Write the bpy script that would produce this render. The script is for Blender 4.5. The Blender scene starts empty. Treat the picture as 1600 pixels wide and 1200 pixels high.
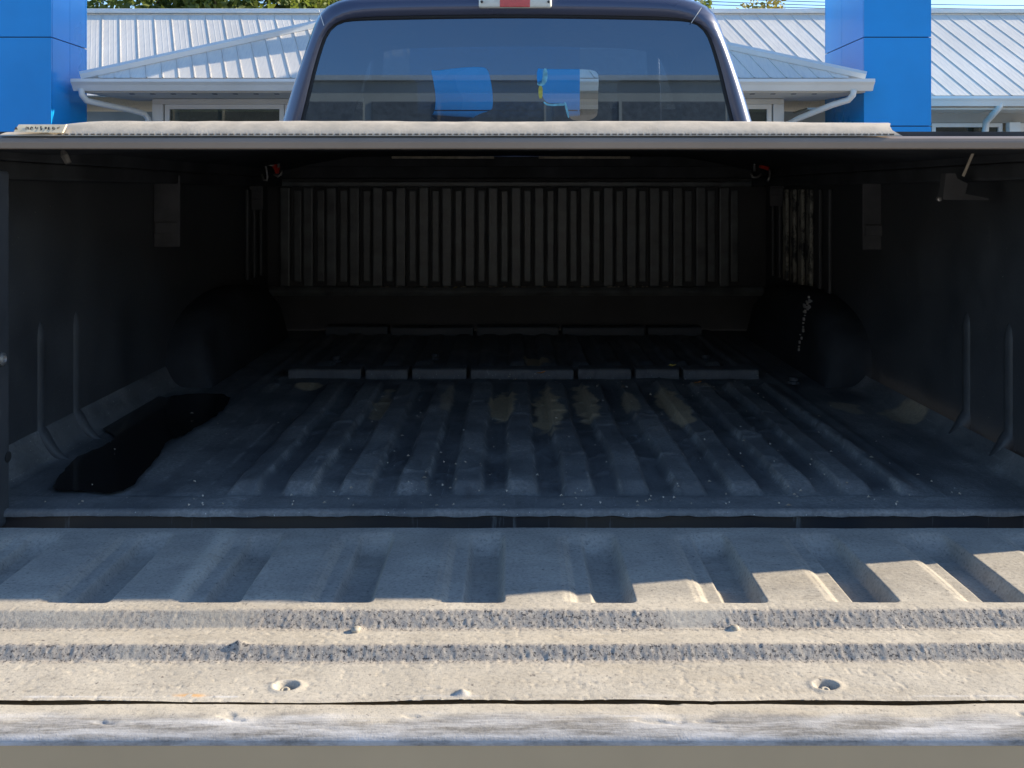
import bpy, bmesh, math, random
import numpy as np
from mathutils import Vector, Matrix
from mathutils.geometry import delaunay_2d_cdt

R = math.radians
random.seed(7)
scene = bpy.context.scene
C = scene.collection

# ------------------------------------------------------------------ camera
CZ = 1.29                     # eye height, a hand above the bed rail
FPX = 1500.0
cd = bpy.data.cameras.new('camera')
cd.sensor_width = 36.0
cd.lens = 36.0 * FPX / 1600.0
cd.shift_y = -300.0 / 1600.0
cd.clip_start = 0.02
cd.clip_end = 2000.0
cam = bpy.data.objects.new('camera', cd)
cam.location = (0, 0, CZ)
cam.rotation_euler = (math.pi / 2, 0, 0)
C.objects.link(cam)
scene.camera = cam

# ------------------------------------------------------------------ world, sun, exposure
SUN_AZ, SUN_EL = 78.0, 23.5
world = bpy.data.worlds.new('World')
scene.world = world
world.use_nodes = True
wn = world.node_tree.nodes
sky_t = wn.new('ShaderNodeTexSky')
sky_t.sky_type = 'NISHITA'
sky_t.sun_disc = False
sky_t.sun_elevation = R(SUN_EL)
sky_t.sun_rotation = R(SUN_AZ)
sky_t.air_density = 1.0
sky_t.dust_density = 0.15
sky_t.ozone_density = 3.5
world.node_tree.links.new(sky_t.outputs[0], wn['Background'].inputs[0])
wn['Background'].inputs[1].default_value = 0.125
sl = bpy.data.lights.new('sun', 'SUN')
sl.energy = 5.0
sl.angle = R(0.5)
sl.color = (1.0, 0.86, 0.64)
so = bpy.data.objects.new('sun', sl)
so.rotation_euler = (math.pi / 2 - R(SUN_EL), 0, math.pi - R(SUN_AZ))
C.objects.link(so)
scene.view_settings.view_transform = 'Standard'
scene.view_settings.look = 'None'
scene.view_settings.exposure = 1.16
scene.view_settings.gamma = 1.0
scene.cycles.use_denoising = True
scene.cycles.max_bounces = 10
scene.cycles.transparent_max_bounces = 12

# ------------------------------------------------------------------ helpers
def W(x, y, D):
    """photo pixel + distance -> world point"""
    return Vector(((x - 800) / FPX * D, D, CZ + (300 - y) / FPX * D))

def link(name, me, mat=None, parent=None, loc=None, smooth=False):
    o = bpy.data.objects.new(name, me)
    C.objects.link(o)
    if mat is not None and len(me.materials) == 0:
        me.materials.append(mat)
    if smooth:
        me.polygons.foreach_set('use_smooth', np.ones(len(me.polygons), dtype=bool))
    if loc is not None:
        o.location = loc
    if parent is not None:
        o.parent = parent
        o.matrix_parent_inverse = Matrix.Translation(-Vector(TREE_ORIGIN.get(parent.name, (0, 0, 0))))
    return o

TREE_ORIGIN = {}

def thing(name, label, cat, loc=(0, 0, 0), group=None):
    o = bpy.data.objects.new(name, None)
    o.empty_display_size = 0.2
    C.objects.link(o)
    o.location = loc
    TREE_ORIGIN[o.name] = tuple(loc)
    tag(o, label, cat, group)
    return o

def tag(o, label=None, cat=None, group=None, kind=None):
    if label: o['label'] = label
    if cat: o['category'] = cat
    if group: o['group'] = group
    if kind: o['kind'] = kind
    return o

class MB:
    """collects shapes into one mesh"""
    def __init__(s):
        s.v = []; s.f = []
    def add(s, vs, fs):
        b = len(s.v)
        s.v += [tuple(p) for p in vs]
        s.f += [tuple(i + b for i in f) for f in fs]
        return s
    def box(s, x0, x1, y0, y1, z0, z1):
        vs = [(x0, y0, z0), (x1, y0, z0), (x1, y1, z0), (x0, y1, z0), (x0, y0, z1), (x1, y0, z1), (x1, y1, z1), (x0, y1, z1)]
        return s.add(vs, [(0, 3, 2, 1), (4, 5, 6, 7), (0, 1, 5, 4), (1, 2, 6, 5), (2, 3, 7, 6), (3, 0, 4, 7)])
    def extr_x(s, prof, x0, x1, closed=True):
        """profile of (y,z) pulled along x"""
        n = len(prof)
        vs = [(x0, p[0], p[1]) for p in prof] + [(x1, p[0], p[1]) for p in prof]
        fs = [(i, (i + 1) % n, n + (i + 1) % n, n + i) for i in range(n if closed else n - 1)]
        if closed:
            fs += [tuple(range(n - 1, -1, -1)), tuple(range(n, 2 * n))]
        return s.add(vs, fs)
    def tube(s, pts, r, n=8, caps=True):
        pts = [Vector(p) for p in pts]
        rr = r if isinstance(r, (list, tuple)) else [r] * len(pts)
        vs = []
        ref = None
        for i, p in enumerate(pts):
            t = (pts[min(i + 1, len(pts) - 1)] - pts[max(i - 1, 0)]).normalized()
            if ref is None:
                ref = t.orthogonal().normalized()
            a = (ref - t * ref.dot(t))
            a = a.normalized() if a.length > 1e-6 else t.orthogonal().normalized()
            ref = a
            b = t.cross(a)
            for k in range(n):
                w = 2 * math.pi * k / n
                vs.append(p + a * (math.cos(w) * rr[i]) + b * (math.sin(w) * rr[i]))
        fs = []
        for i in range(len(pts) - 1):
            for k in range(n):
                fs.append((i * n + k, i * n + (k + 1) % n, (i + 1) * n + (k + 1) % n, (i + 1) * n + k))
        if caps:
            fs.append(tuple(range(n - 1, -1, -1)))
            fs.append(tuple(range((len(pts) - 1) * n, len(pts) * n)))
        return s.add(vs, fs)
    def lathe(s, prof, n, M):
        """prof of (r, h) about local z, placed by matrix M"""
        vs = []
        for (r, h) in prof:
            for k in range(n):
                w = 2 * math.pi * k / n
                vs.append(M @ Vector((r * math.cos(w), r * math.sin(w), h)))
        fs = []
        for i in range(len(prof) - 1):
            for k in range(n):
                fs.append((i * n + k, i * n + (k + 1) % n, (i + 1) * n + (k + 1) % n, (i + 1) * n + k))
        fs.append(tuple(range(n - 1, -1, -1)))
        fs.append(tuple(range((len(prof) - 1) * n, len(prof) * n)))
        return s.add(vs, fs)
    def mesh(s, name='mesh'):
        me = bpy.data.meshes.new(name)
        me.from_pydata(s.v, [], s.f)
        me.update()
        return me
    def build(s, name, mat, parent=None, bevel=0.0, seg=2, smooth=False, loc=None):
        me = s.mesh(name)
        if bevel > 0:
            bm = bmesh.new(); bm.from_mesh(me)
            bmesh.ops.remove_doubles(bm, verts=bm.verts, dist=1e-5)
            ed = [e for e in bm.edges if len(e.link_faces) == 2 and e.calc_face_angle(0) > R(30)]
            bmesh.ops.bevel(bm, geom=ed, offset=bevel, segments=seg, profile=0.5, affect='EDGES', clamp_overlap=True)
            bm.to_mesh(me); bm.free()
        return link(name, me, mat, parent, loc, smooth)

def grid_mesh(name, X, Y, Z, attrs=None):
    """X,Y,Z: (rows, cols) arrays -> smooth quad sheet with float point attributes"""
    r, c = X.shape
    me = bpy.data.meshes.new(name)
    me.vertices.add(r * c)
    co = np.stack([X, Y, Z], -1).astype(np.float32).reshape(-1)
    me.vertices.foreach_set('co', co)
    i = np.arange(r * c).reshape(r, c)
    q = np.stack([i[:-1, :-1], i[:-1, 1:], i[1:, 1:], i[1:, :-1]], -1).reshape(-1, 4)
    nf = len(q)
    me.loops.add(nf * 4)
    me.loops.foreach_set('vertex_index', q.reshape(-1).astype(np.int32))
    me.polygons.add(nf)
    me.polygons.foreach_set('loop_start', (np.arange(nf) * 4).astype(np.int32))
    me.polygons.foreach_set('use_smooth', np.ones(nf, dtype=bool))
    me.update(calc_edges=True)
    me.validate()
    for k, a in (attrs or {}).items():
        at = me.attributes.new(k, 'FLOAT', 'POINT')
        at.data.foreach_set('value', a.astype(np.float32).reshape(-1))
    return me

_rngs = {}
def vnoise(x, y, seed=0):
    """smooth value noise, 0..1, unit cell"""
    if seed not in _rngs:
        _rngs[seed] = np.random.RandomState(seed).rand(512, 512)
    t = _rngs[seed]
    xi = np.floor(x).astype(int); yi = np.floor(y).astype(int)
    fx = x - xi; fy = y - yi
    fx = fx * fx * (3 - 2 * fx); fy = fy * fy * (3 - 2 * fy)
    a = t[xi % 512, yi % 512]; b = t[(xi + 1) % 512, yi % 512]
    c = t[xi % 512, (yi + 1) % 512]; d = t[(xi + 1) % 512, (yi + 1) % 512]
    return (a * (1 - fx) + b * fx) * (1 - fy) + (c * (1 - fx) + d * fx) * fy

def fbm(x, y, s, seed=0, o=4):
    v = 0; amp = 1; tot = 0
    for k in range(o):
        v = v + amp * vnoise(x / s * 2 ** k + 31.7 * k, y / s * 2 ** k + 17.3 * k, seed + k)
        tot += amp; amp *= 0.5
    return v / tot

def sstep(a, b, x):
    t = np.clip((x - a) / (b - a), 0, 1)
    return t * t * (3 - 2 * t)

# ------------------------------------------------------------------ materials
class NT:
    def __init__(s, name):
        s.m = bpy.data.materials.new(name)
        s.m.use_nodes = True
        s.t = s.m.node_tree
        s.b = s.t.nodes['Principled BSDF']
        s.out = s.t.nodes['Material Output']
        s._pos = None
    def n(s, typ, **kw):
        nd = s.t.nodes.new(typ)
        for k, v in kw.items():
            setattr(nd, k, v)
        return nd
    def l(s, a, b):
        s.t.links.new(a, b)
    @property
    def pos(s):
        if s._pos is None:
            s._pos = s.n('ShaderNodeNewGeometry').outputs['Position']
        return s._pos
    def noise(s, scale, detail=4, rough=0.55, vec=None, sc3=None):
        v = vec or s.pos
        if sc3:
            mp = s.n('ShaderNodeMapping'); mp.inputs['Scale'].default_value = sc3
            s.l(v, mp.inputs[0]); v = mp.outputs[0]
        nd = s.n('ShaderNodeTexNoise')
        nd.inputs['Scale'].default_value = scale
        nd.inputs['Detail'].default_value = detail
        nd.inputs['Roughness'].default_value = rough
        s.l(v, nd.inputs['Vector'])
        return nd.outputs[0]
    def ramp(s, f, a, b, lo=0.0, hi=1.0):
        nd = s.n('ShaderNodeMapRange')
        nd.inputs['From Min'].default_value = a; nd.inputs['From Max'].default_value = b
        nd.inputs['To Min'].default_value = lo; nd.inputs['To Max'].default_value = hi
        s.l(f, nd.inputs['Value'])
        return nd.outputs[0]
    def mix(s, f, a, b):
        nd = s.n('ShaderNodeMix', data_type='RGBA')
        for sock, v in ((nd.inputs[0], f), (nd.inputs[6], a), (nd.inputs[7], b)):
            if hasattr(v, 'is_linked'): s.l(v, sock)
            elif isinstance(v, (int, float)): sock.default_value = v
            else: sock.default_value = (*v, 1) if len(v) == 3 else v
        return nd.outputs[2]
    def math(s, op, a, b=0.5):
        nd = s.n('ShaderNodeMath', operation=op)
        for sock, v in ((nd.inputs[0], a), (nd.inputs[1], b)):
            if hasattr(v, 'is_linked'): s.l(v, sock)
            else: sock.default_value = v
        return nd.outputs[0]
    def attr(s, name):
        nd = s.n('ShaderNodeAttribute'); nd.attribute_name = name
        return nd.outputs['Fac']
    def col(s, c):
        if hasattr(c, 'is_linked'): s.l(c, s.b.inputs['Base Color'])
        else: s.b.inputs['Base Color'].default_value = (*c, 1)
        return s
    def set(s, **kw):
        for k, v in kw.items():
            sock = s.b.inputs[k.replace('_', ' ')]
            if hasattr(v, 'is_linked'): s.l(v, sock)
            else: sock.default_value = v
        return s
    def bump(s, h, strength=0.3, dist=0.002):
        nd = s.n('ShaderNodeBump')
        nd.inputs['Strength'].default_value = strength
        nd.inputs['Distance'].default_value = dist
        s.l(h, nd.inputs['Height']); s.l(nd.outputs[0], s.b.inputs['Normal'])
        return s

def simple(name, c, rough=0.5, metal=0.0, var=0.12, scale=6.0, bump=0.0, bscale=200.0, coat=0.0, spec=0.5):
    m = NT(name)
    n = m.noise(scale)
    c2 = tuple(max(0, x * (1 - var * 1.6)) for x in c); c1 = tuple(min(1, x * (1 + var)) for x in c)
    m.col(m.mix(m.ramp(n, .3, .7), c2, c1))
    m.set(Roughness=m.ramp(n, .2, .8, max(0.02, rough - .08), min(1, rough + .08)), Metallic=metal)
    m.set(Specular_IOR_Level=spec)
    if coat: m.set(Coat_Weight=coat, Coat_Roughness=0.06)
    if bump: m.bump(m.noise(bscale, 3), bump, 0.002)
    return m.m

M = {}
M['pavement'] = simple('pavement', (.27, .26, .245), .9, var=.2, scale=1.5, bump=.5, bscale=90)
M['truck_paint'] = simple('truck_paint', (.075, .086, .14), .3, metal=.35, var=.06, scale=3, coat=.8)
M['pewter_paint'] = simple('pewter_paint', (.48, .375, .24), .4, metal=.0, var=.07, scale=4, coat=.3)
M['lid_black'] = simple('lid_black', (.06, .063, .068), .75, var=.3, scale=9, bump=.2, spec=.25)
M['lid_edge'] = simple('lid_edge', (.27, .215, .17), .4, var=.1, scale=5)
M['rubber'] = simple('rubber', (.018, .018, .02), .75, var=.2)
M['steel'] = simple('steel', (.42, .40, .38), .42, metal=.8, var=.2, scale=60)
M['dusty_screw'] = simple('dusty_screw', (.42, .38, .31), .75, metal=.0, var=.25, scale=300)
M['red_latch'] = simple('red_latch', (.55, .035, .02), .45, var=.15, scale=40)
M['clear_lens'] = simple('clear_lens', (.82, .80, .70), .22, var=.05, scale=60, coat=.5)
M['red_lens'] = simple('red_lens', (.75, .10, .09), .22, var=.08, scale=60, coat=.5)
M['bolt_black'] = simple('bolt_black', (.03, .03, .03), .5)
M['pale_tan'] = simple('pale_tan', (.55, .48, .38), .9, var=.2, scale=50)
M['strap'] = simple('strap', (.09, .09, .095), .8, var=.2, scale=20)
M['seat'] = simple('seat', (.06, .065, .075), .9, var=.2)
M['white_trim'] = simple('white_trim', (.74, .74, .72), .45, var=.05, scale=2)
M['soffit'] = simple('soffit', (.62, .60, .55), .6, var=.06, scale=2)
M['stucco'] = simple('stucco', (.42, .41, .38), .8, var=.1, scale=2, bump=.2, bscale=60)
M['brick_wall'] = simple('terracotta_wall', (.42, .22, .15), .8, var=.15, scale=3)
M['dark_joint'] = simple('dark_joint', (.015, .03, .07), .7)
M['blue_panel'] = simple('blue_panel', (.008, .29, .74), .3, var=.1, scale=.6, coat=.1, spec=.35, bump=.06, bscale=1.6)
M['grey_concrete'] = simple('grey_concrete', (.62, .57, .49), .85, var=.1, scale=.5)
M['dark_glazing'] = simple('dark_glazing', (.20, .20, .20), .35, var=.2)
M['bark'] = simple('bark', (.10, .075, .05), .9, var=.3, scale=10, bump=.4, bscale=40)
M['cable'] = simple('cable', (.05, .05, .06), .7)
M['film_scrap'] = simple('film_scrap', (.20, .52, .62), .4, var=.2, scale=60)
M['yellow_scrap'] = simple('yellow_scrap', (.55, .50, .08), .4, var=.2, scale=60)
M['ink'] = simple('ink', (.05, .045, .04), .7)
M['label_paper'] = simple('label_paper', (.66, .58, .42), .6, var=.12, scale=80)

def roof_metal():
    m = NT('roof_metal')
    n1 = m.noise(1.2, 5); n2 = m.noise(9, 4, sc3=(6, .7, .7))
    c = m.mix(m.ramp(n1, .3, .7), (.70, .66, .60), (.83, .785, .72))
    c = m.mix(m.ramp(n2, .45, .75, 0, .45), c, (.52, .52, .53))
    m.col(c); m.set(Roughness=.45, Metallic=.12)
    return m.m
M['roof_metal'] = roof_metal()

def leaf_mat(name, a, b):
    m = NT(name)
    r = m.n('ShaderNodeObjectInfo').outputs['Random']
    n = m.noise(1.7, 3)
    m.col(m.mix(m.ramp(n, .35, .65), a, b)); m.set(Roughness=.6)
    m.b.inputs['Subsurface Weight'].default_value = 0.0
    tr = m.n('ShaderNodeBsdfTranslucent'); tr.inputs[0].default_value = (b[0] * 1.3, b[1] * 1.4, b[2], 1)
    mx = m.n('ShaderNodeMixShader'); mx.inputs[0].default_value = .35
    m.l(m.b.outputs[0], mx.inputs[1]); m.l(tr.outputs[0], mx.inputs[2]); m.l(mx.outputs[0], m.out.inputs[0])
    return m.m
M['leaf_green'] = leaf_mat('leaf_green', (.045, .085, .02), (.16, .19, .045))
M['leaf_olive'] = leaf_mat('leaf_olive', (.10, .11, .03), (.30, .24, .07))
M['leaf_orange'] = simple('leaf_orange', (.60, .24, .05), .7, var=.3, scale=200)
M['leaf_yellow'] = simple('leaf_yellow', (.65, .50, .10), .7, var=.3, scale=200)

def glass_mat(name, refl, tint, sheen=(.92, .95, 1), haze=0.0):
    """thin pane: mirror share + tinted see-through share"""
    m = NT(name)
    tr = m.n('ShaderNodeBsdfTransparent'); tr.inputs[0].default_value = (*tint, 1)
    gl = m.n('ShaderNodeBsdfGlossy'); gl.inputs['Roughness'].default_value = .012
    gl.inputs[0].default_value = (*sheen, 1)
    fr = m.n('ShaderNodeFresnel'); fr.inputs[0].default_value = 1.5
    f = m.math('ADD', fr.outputs[0], refl)
    f = m.math('MINIMUM', f, 1.0)
    mx = m.n('ShaderNodeMixShader')
    m.l(f, mx.inputs[0]); m.l(tr.outputs[0], mx.inputs[1]); m.l(gl.outputs[0], mx.inputs[2])
    res = mx.outputs[0]
    if haze:
        df = m.n('ShaderNodeBsdfDiffuse'); df.inputs[0].default_value = (.34, .32, .29, 1)
        hm = m.n('ShaderNodeMixShader')
        m.l(m.ramp(m.noise(9, 5, .6), .3, .75, haze * .4, haze * 1.5), hm.inputs[0])
        m.l(res, hm.inputs[1]); m.l(df.outputs[0], hm.inputs[2]); res = hm.outputs[0]
    m.l(res, m.out.inputs[0])
    m.t.nodes.remove(m.b)
    return m.m
M['clear_glass'] = glass_mat('clear_glass', 0.0, (.96, .98, .97))
M['tint_film'] = glass_mat('tint_film', 0.13, (.06, .07, .08), (.52, .72, 1), .05)
M['shop_glass'] = glass_mat('shop_glass', 0.03, (.30, .38, .34))

def tailgate_liner():
    m = NT('dusty_liner')
    dust = m.attr('dust'); grit = m.attr('grit'); rust = m.attr('rust'); scuff = m.attr('scuff')
    n1 = m.noise(14, 6, .65); n2 = m.noise(260, 4, .7); n3 = m.noise(45, 6, .7, sc3=(.35, 1, 1))
    n4 = m.noise(700, 2)
    dcol = m.mix(m.ramp(n1, .3, .7), (.42, .38, .32), (.53, .485, .415))
    dcol = m.mix(m.ramp(n3, .52, .72, 0, .55), dcol, (.30, .27, .23))
    dcol = m.mix(m.ramp(n2, .25, .42, .75, 0), dcol, (.20, .18, .165))
    n5 = m.noise(150, 2, .5); dcol = m.mix(m.ramp(n5, .70, .76, 0, .85), dcol, (.12, .105, .10))
    n6 = m.noise(5, 6, .7, sc3=(.5, 2.5, 1)); dcol = m.mix(m.ramp(n6, .5, .75, 0, .45), dcol, (.34, .28, .20))
    base = m.mix(m.ramp(n2, .35, .65), (.085, .088, .095), (.15, .15, .155))
    d = m.math('MULTIPLY', dust, m.ramp(n2, .3, .6, .75, 1.1))
    c = m.mix(d, base, dcol)
    c = m.mix(m.math('MULTIPLY', grit, m.ramp(n2, .35, .6, .95, .45)), c, (.30, .27, .245))
    c = m.mix(m.math('MULTIPLY', grit, m.ramp(m.noise(330, 3, .7), .54, .62)), c, (.07, .065, .065))
    c = m.mix(m.math('MULTIPLY', grit, m.ramp(m.noise(290, 3, .7), .40, .33)), c, (.50, .46, .40))
    c = m.mix(rust, c, (.62, .34, .12))
    c = m.mix(m.math('MULTIPLY', scuff, m.ramp(m.noise(40, 6, .75, sc3=(.25, 2.2, 1)), .40, .66, 0, .8)), c, (.62, .62, .64))
    m.col(c); m.set(Roughness=.88, Specular_IOR_Level=.25)
    h = m.math('ADD', m.math('MULTIPLY', n2, .6), m.math('MULTIPLY', n4, .5))
    m.bump(h, .36, .0014)
    return m.m
M['dusty_liner'] = tailgate_liner()

def floor_liner():
    m = NT('floor_liner')
    wear = m.attr('wear'); dust = m.attr('dust')
    n1 = m.noise(8, 6, .65); n2 = m.noise(170, 5, .7); sp = m.noise(330, 2, .5); n3 = m.noise(26, 6, .75, sc3=(1.6, .5, 1))
    base = m.mix(m.ramp(n1, .3, .7), (.10, .105, .11), (.17, .172, .172))
    base = m.mix(m.ramp(n3, .5, .68, 0, .55), base, (.05, .052, .056))
    sc = m.noise(60, 6, .8, sc3=(2.2, .10, 1)); base = m.mix(m.ramp(sc, .60, .74, 0, .75), base, (.40, .39, .37))
    sc2 = m.noise(45, 6, .8, sc3=(.18, 2.4, 1)); base = m.mix(m.ramp(sc2, .64, .76, 0, .6), base, (.38, .37, .35))
    base = m.mix(m.math('MULTIPLY', dust, m.ramp(n2, .35, .65, .3, 1)), base, (.40, .385, .36))
    c = m.mix(m.math('MULTIPLY', wear, m.ramp(n2, .3, .55, .55, 1)), base, (.62, .47, .29))
    c = m.mix(m.ramp(sp, .735, .76), c, (.75, .72, .66))
    m.col(c); m.set(Roughness=m.ramp(n1, .3, .7, .5, .72), Specular_IOR_Level=.4)
    m.bump(m.math('ADD', n2, m.math('MULTIPLY', n3, .8)), .45, .003)
    return m.m
M['floor_liner'] = floor_liner()

def wall_liner():
    m = NT('wall_liner')
    n1 = m.noise(7, 5, .6); n2 = m.noise(160, 4, .65); n3 = m.noise(30, 6, .75, sc3=(1, 1, .35)); sp = m.noise(290, 2)
    c = m.mix(m.ramp(n1, .3, .7), (.045, .048, .053), (.08, .083, .088))
    c = m.mix(m.ramp(n3, .62, .74, 0, .6), c, (.14, .14, .145))
    c = m.mix(m.ramp(sp, .77, .79), c, (.6, .57, .5))
    m.col(c); m.set(Roughness=m.ramp(n1, .3, .7, .42, .65), Specular_IOR_Level=.45)
    m.bump(n2, .3, .002)
    return m.m
M['wall_liner'] = wall_liner()

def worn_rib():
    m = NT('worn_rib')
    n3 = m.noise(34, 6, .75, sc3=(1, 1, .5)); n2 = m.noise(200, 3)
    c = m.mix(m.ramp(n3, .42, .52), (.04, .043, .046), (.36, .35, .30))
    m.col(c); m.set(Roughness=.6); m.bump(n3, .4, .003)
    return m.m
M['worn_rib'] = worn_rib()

def sill_mat():
    m = NT('streaked_sill')
    n = m.noise(70, 5, .7, sc3=(1, 1, .08)); n2 = m.noise(4, 3)
    c = m.mix(m.ramp(n2, .4, .6), (.02, .02, .024), (.075, .055, .04))
    c = m.mix(m.ramp(n, .6, .72, 0, .6), c, (.25, .25, .24))
    m.col(c); m.set(Roughness=.7)
    return m.m
M['sill'] = sill_mat()

def water_mat():
    m = NT('oily_water')
    m.col((.006, .007, .009)); m.set(Roughness=.1, Specular_IOR_Level=.4)
    m.bump(m.noise(30, 2), .05, .001)
    return m.m
M['water'] = water_mat()

def vinyl():
    m = NT('vinyl_pad')
    n1 = m.noise(35, 5, .65); n2 = m.noise(420, 3)
    c = m.mix(m.ramp(n1, .35, .65), (.42, .37, .30), (.57, .50, .405))
    m.col(c); m.set(Roughness=.7); m.bump(n2, .4, .001)
    return m.m
M['vinyl'] = vinyl()
M['thread'] = simple('thread', (.16, .14, .12), .9)

# ------------------------------------------------------------------ the setting
ground = MB()
ground.add([(-600, -600, 0), (600, -600, 0), (600, 900, 0), (-600, 900, 0)], [(0, 1, 2, 3)])
tag(ground.build('ground', M['pavement']), kind='structure')

# ================================================================== the truck
TX = 0.015
FZ = CZ - 0.44               # bed floor level
truck = thing('pickup_truck', 'dark blue pickup truck with open bed, lowered dusty tailgate and closed bed cover', 'truck', (TX, 2.4, 0))

def part(mb, name, mat, parent=truck, **kw):
    return mb.build(name, mat, parent, **kw)

def Zc(dz): return CZ + dz

# ---- tailgate: painted shell, liner sheet, end cap, screws
tg = MB()
tg.extr_x([(.812, FZ - .024), (.812, FZ - .085), (.83, FZ - .10), (1.235, FZ - .10), (1.245, FZ - .06), (1.245, FZ - .03), (.84, FZ - .03), (.83, FZ - .024)], TX - .70, TX + .70)
tailgate = part(tg, 'tailgate', M['pewter_paint'], bevel=.003)
tailgate['label'] = 'lowered tailgate, tan painted edge under its dusty liner'

def tailgate_sheet():
    xs = np.arange(-.70, .7001, .0014); ys = np.arange(.866, 1.2575, .0013)
    X, Y = np.meshgrid(xs, ys)
    # profile along the gate
    pv = np.array([.80, .866, .9406, .9515, .9941, 1.0085, 1.013, 1.26])
    pz = np.array([-.0195, -.0190, -.0188, -.0085, -.0118, .0005, .001, 0])
    wob = (fbm(X, Y * 0, .12, 3, 3) - .5) * .004
    Z = np.interp(Y + wob, pv, pz)
    # wide front-to-back grooves of the ribbed half
    per = .1414
    ph = (X + .007) / per; k = np.ceil(ph); d = (k - ph) * per       # distance left of the groove's right wall
    g = sstep(0.0, .011, d) * (1 - .62 * sstep(.040, .048, d) - .38 * sstep(.062, .072, d))
    ends = sstep(1.026, 1.036, Y) * (1 - sstep(1.20, 1.245, Y))
    Z = Z - .0175 * g * ends
    # small step at the left shoulder of each groove
    sh = sstep(.066, .069, d) * (1 - sstep(.072, .080, d))
    Z = Z - .0015 * sh * ends
    # grit in the two rough bands
    b1 = sstep(.984, .990, Y + wob) * (1 - sstep(1.008, 1.013, Y + wob))
    b2 = sstep(.932, .938, Y + wob) * (1 - sstep(.951, .957, Y + wob))
    band = np.clip(b1 + b2, 0, 1)
    lump = sstep(.56, .70, fbm(X, Y * 2.2, .16, 44, 3))              # smooth plastered stretches
    gr = .6 * fbm(X, Y, .0036, 11, 2) + .4 * fbm(X, Y, .011, 13, 3)
    grit = band * (1 - .85 * lump)
    Z = Z + grit * (sstep(.35, .8, gr) * .0009 - .0003)
    # light pebbling and long undulation
    Z = Z + (fbm(X, Y, .006, 21, 2) - .5) * .0004 + (fbm(X, Y, .15, 25, 3) - .5) * .003
    flat = 1 - sstep(1.015, 1.03, Y)
    pits = sstep(.70, .80, fbm(X, Y, .007, 61, 2)) * flat
    Z = Z - pits * .0004
    rust = np.zeros_like(X); scuff = np.zeros_like(X)
    # dimples round the two screws
    for (cx, cy) in SCREWS:
        r = np.hypot((X - cx) / 1.25, (Y - cy))
        Z = Z - .0085 * (1 - sstep(.0045, .0098, r))
        Z = Z + .0012 * np.exp(-((r - .0108) / .003) ** 2)
    # a small blob of grit by each upper screw
    for (px, py) in ((560, 985), (1145, 985), (722, 1085), (375, 1012)):
        h = .452 if py < 1050 else .459
        cy = 1500 * h / (py - 300); cx = (px - 800) / 1500 * cy
        r = np.hypot(X - cx, (Y - cy) * 1.3)
        Z = Z + .0045 * np.exp(-(r / .0055) ** 2) * (0.5 + fbm(X, Y, .006, 71, 2))
    # rust streak, pale scratches along the lower flat
    for (px, py, wx, wy) in ((297, 1086, .013, .0025), (310, 1087, .006, .002)):
        cy = 1500 * .459 / (py - 300); cx = (px - 800) / 1500 * cy
        rust = np.maximum(rust, np.exp(-(((X - cx) / wx) ** 2 + ((Y - cy) / wy) ** 2)) * (fbm(X, Y, .006, 90, 3) > .45))
    sc = np.exp(-((Y - .8735 - (fbm(X, Y * 0, .2, 95, 2) - .5) * .006) / .0016) ** 2) * sstep(.5, .62, fbm(X, Y * 0, .07, 96, 2))
    scuff = np.maximum(scuff, sc)
    # old streak across the shaded ribs
    yy = (Y - 1.03) / .22
    st = np.exp(-((X + .365 - (-.005) * yy) / .010) ** 2) * sstep(0, .1, yy)
    dust = np.clip(.9 - .28 * sstep(1.03, 1.06, Y) + (fbm(X, Y, .05, 31, 4) - .5) * .35 + .45 * st, .12, 1)
    edge = (np.arange(len(ys)) < 1)[:, None]
    Yw = Y + edge * ((fbm(X, Y * 0, .09, 52, 3) - .5) * .006)
    return grid_mesh('liner', X + TX * 0, Yw, FZ + Z, {'dust': dust, 'grit': grit, 'rust': rust, 'scuff': scuff})
SCREWS = [(-.210, .893), (.292, .893)]
liner = link('liner_sheet', tailgate_sheet(), M['dusty_liner'], tailgate)
liner['label'] = 'dusty ribbed liner sheet lying on the tailgate'

def cap_sheet():
    xs = np.arange(-.70, .7001, .002)
    prof = [(.8625, -.034), (.8622, -.0215), (.861, -.0192), (.853, -.0186), (.840, -.0186), (.830, -.0190), (.822, -.0196), (.817, -.0206), (.8135, -.0222), (.8115, -.0248), (.8113, -.028)]
    # resample
    P = np.array(prof); t = np.r_[0, np.cumsum(np.hypot(*np.diff(P, axis=0).T))]
    tt = np.linspace(0, t[-1], 46)
    py = np.interp(tt, t, P[:, 0]); pz = np.interp(tt, t, P[:, 1])
    X, PY = np.meshgrid(xs, py); _, PZ = np.meshgrid(xs, pz)
    top = sstep(.815, .825, PY)
    PZ = PZ + ((fbm(X, PY * 2, .07, 81, 4) - .5) * .0020 + (fbm(X, PY, .006, 85, 2) - .5) * .0003) * top
    PZ = PZ - .0016 * sstep(.72, .82, fbm(X, PY * 3, .03, 88, 3)) * top
    PY = PY + (fbm(X, PY * 0, .11, 87, 3) - .5) * .004 * sstep(.845, .862, PY)
    dust = np.clip(.85 * sstep(.828, .848, PY + (fbm(X, PY, .04, 93, 4) - .5) * .03) + .25, 0, 1)
    scuff = np.clip(1.0 - sstep(.832, .850, PY + (fbm(X, PY, .05, 97, 3) - .5) * .02), 0, 1)
    z0 = np.zeros_like(X)
    return grid_mesh('cap', X, PY, FZ + PZ, {'dust': dust, 'grit': z0, 'rust': z0, 'scuff': scuff * .9})
endcap = link('end_cap', cap_sheet(), M['dusty_liner'], tailgate)
endcap['label'] = 'scratched whitish end cap along the tailgate lip'
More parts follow.
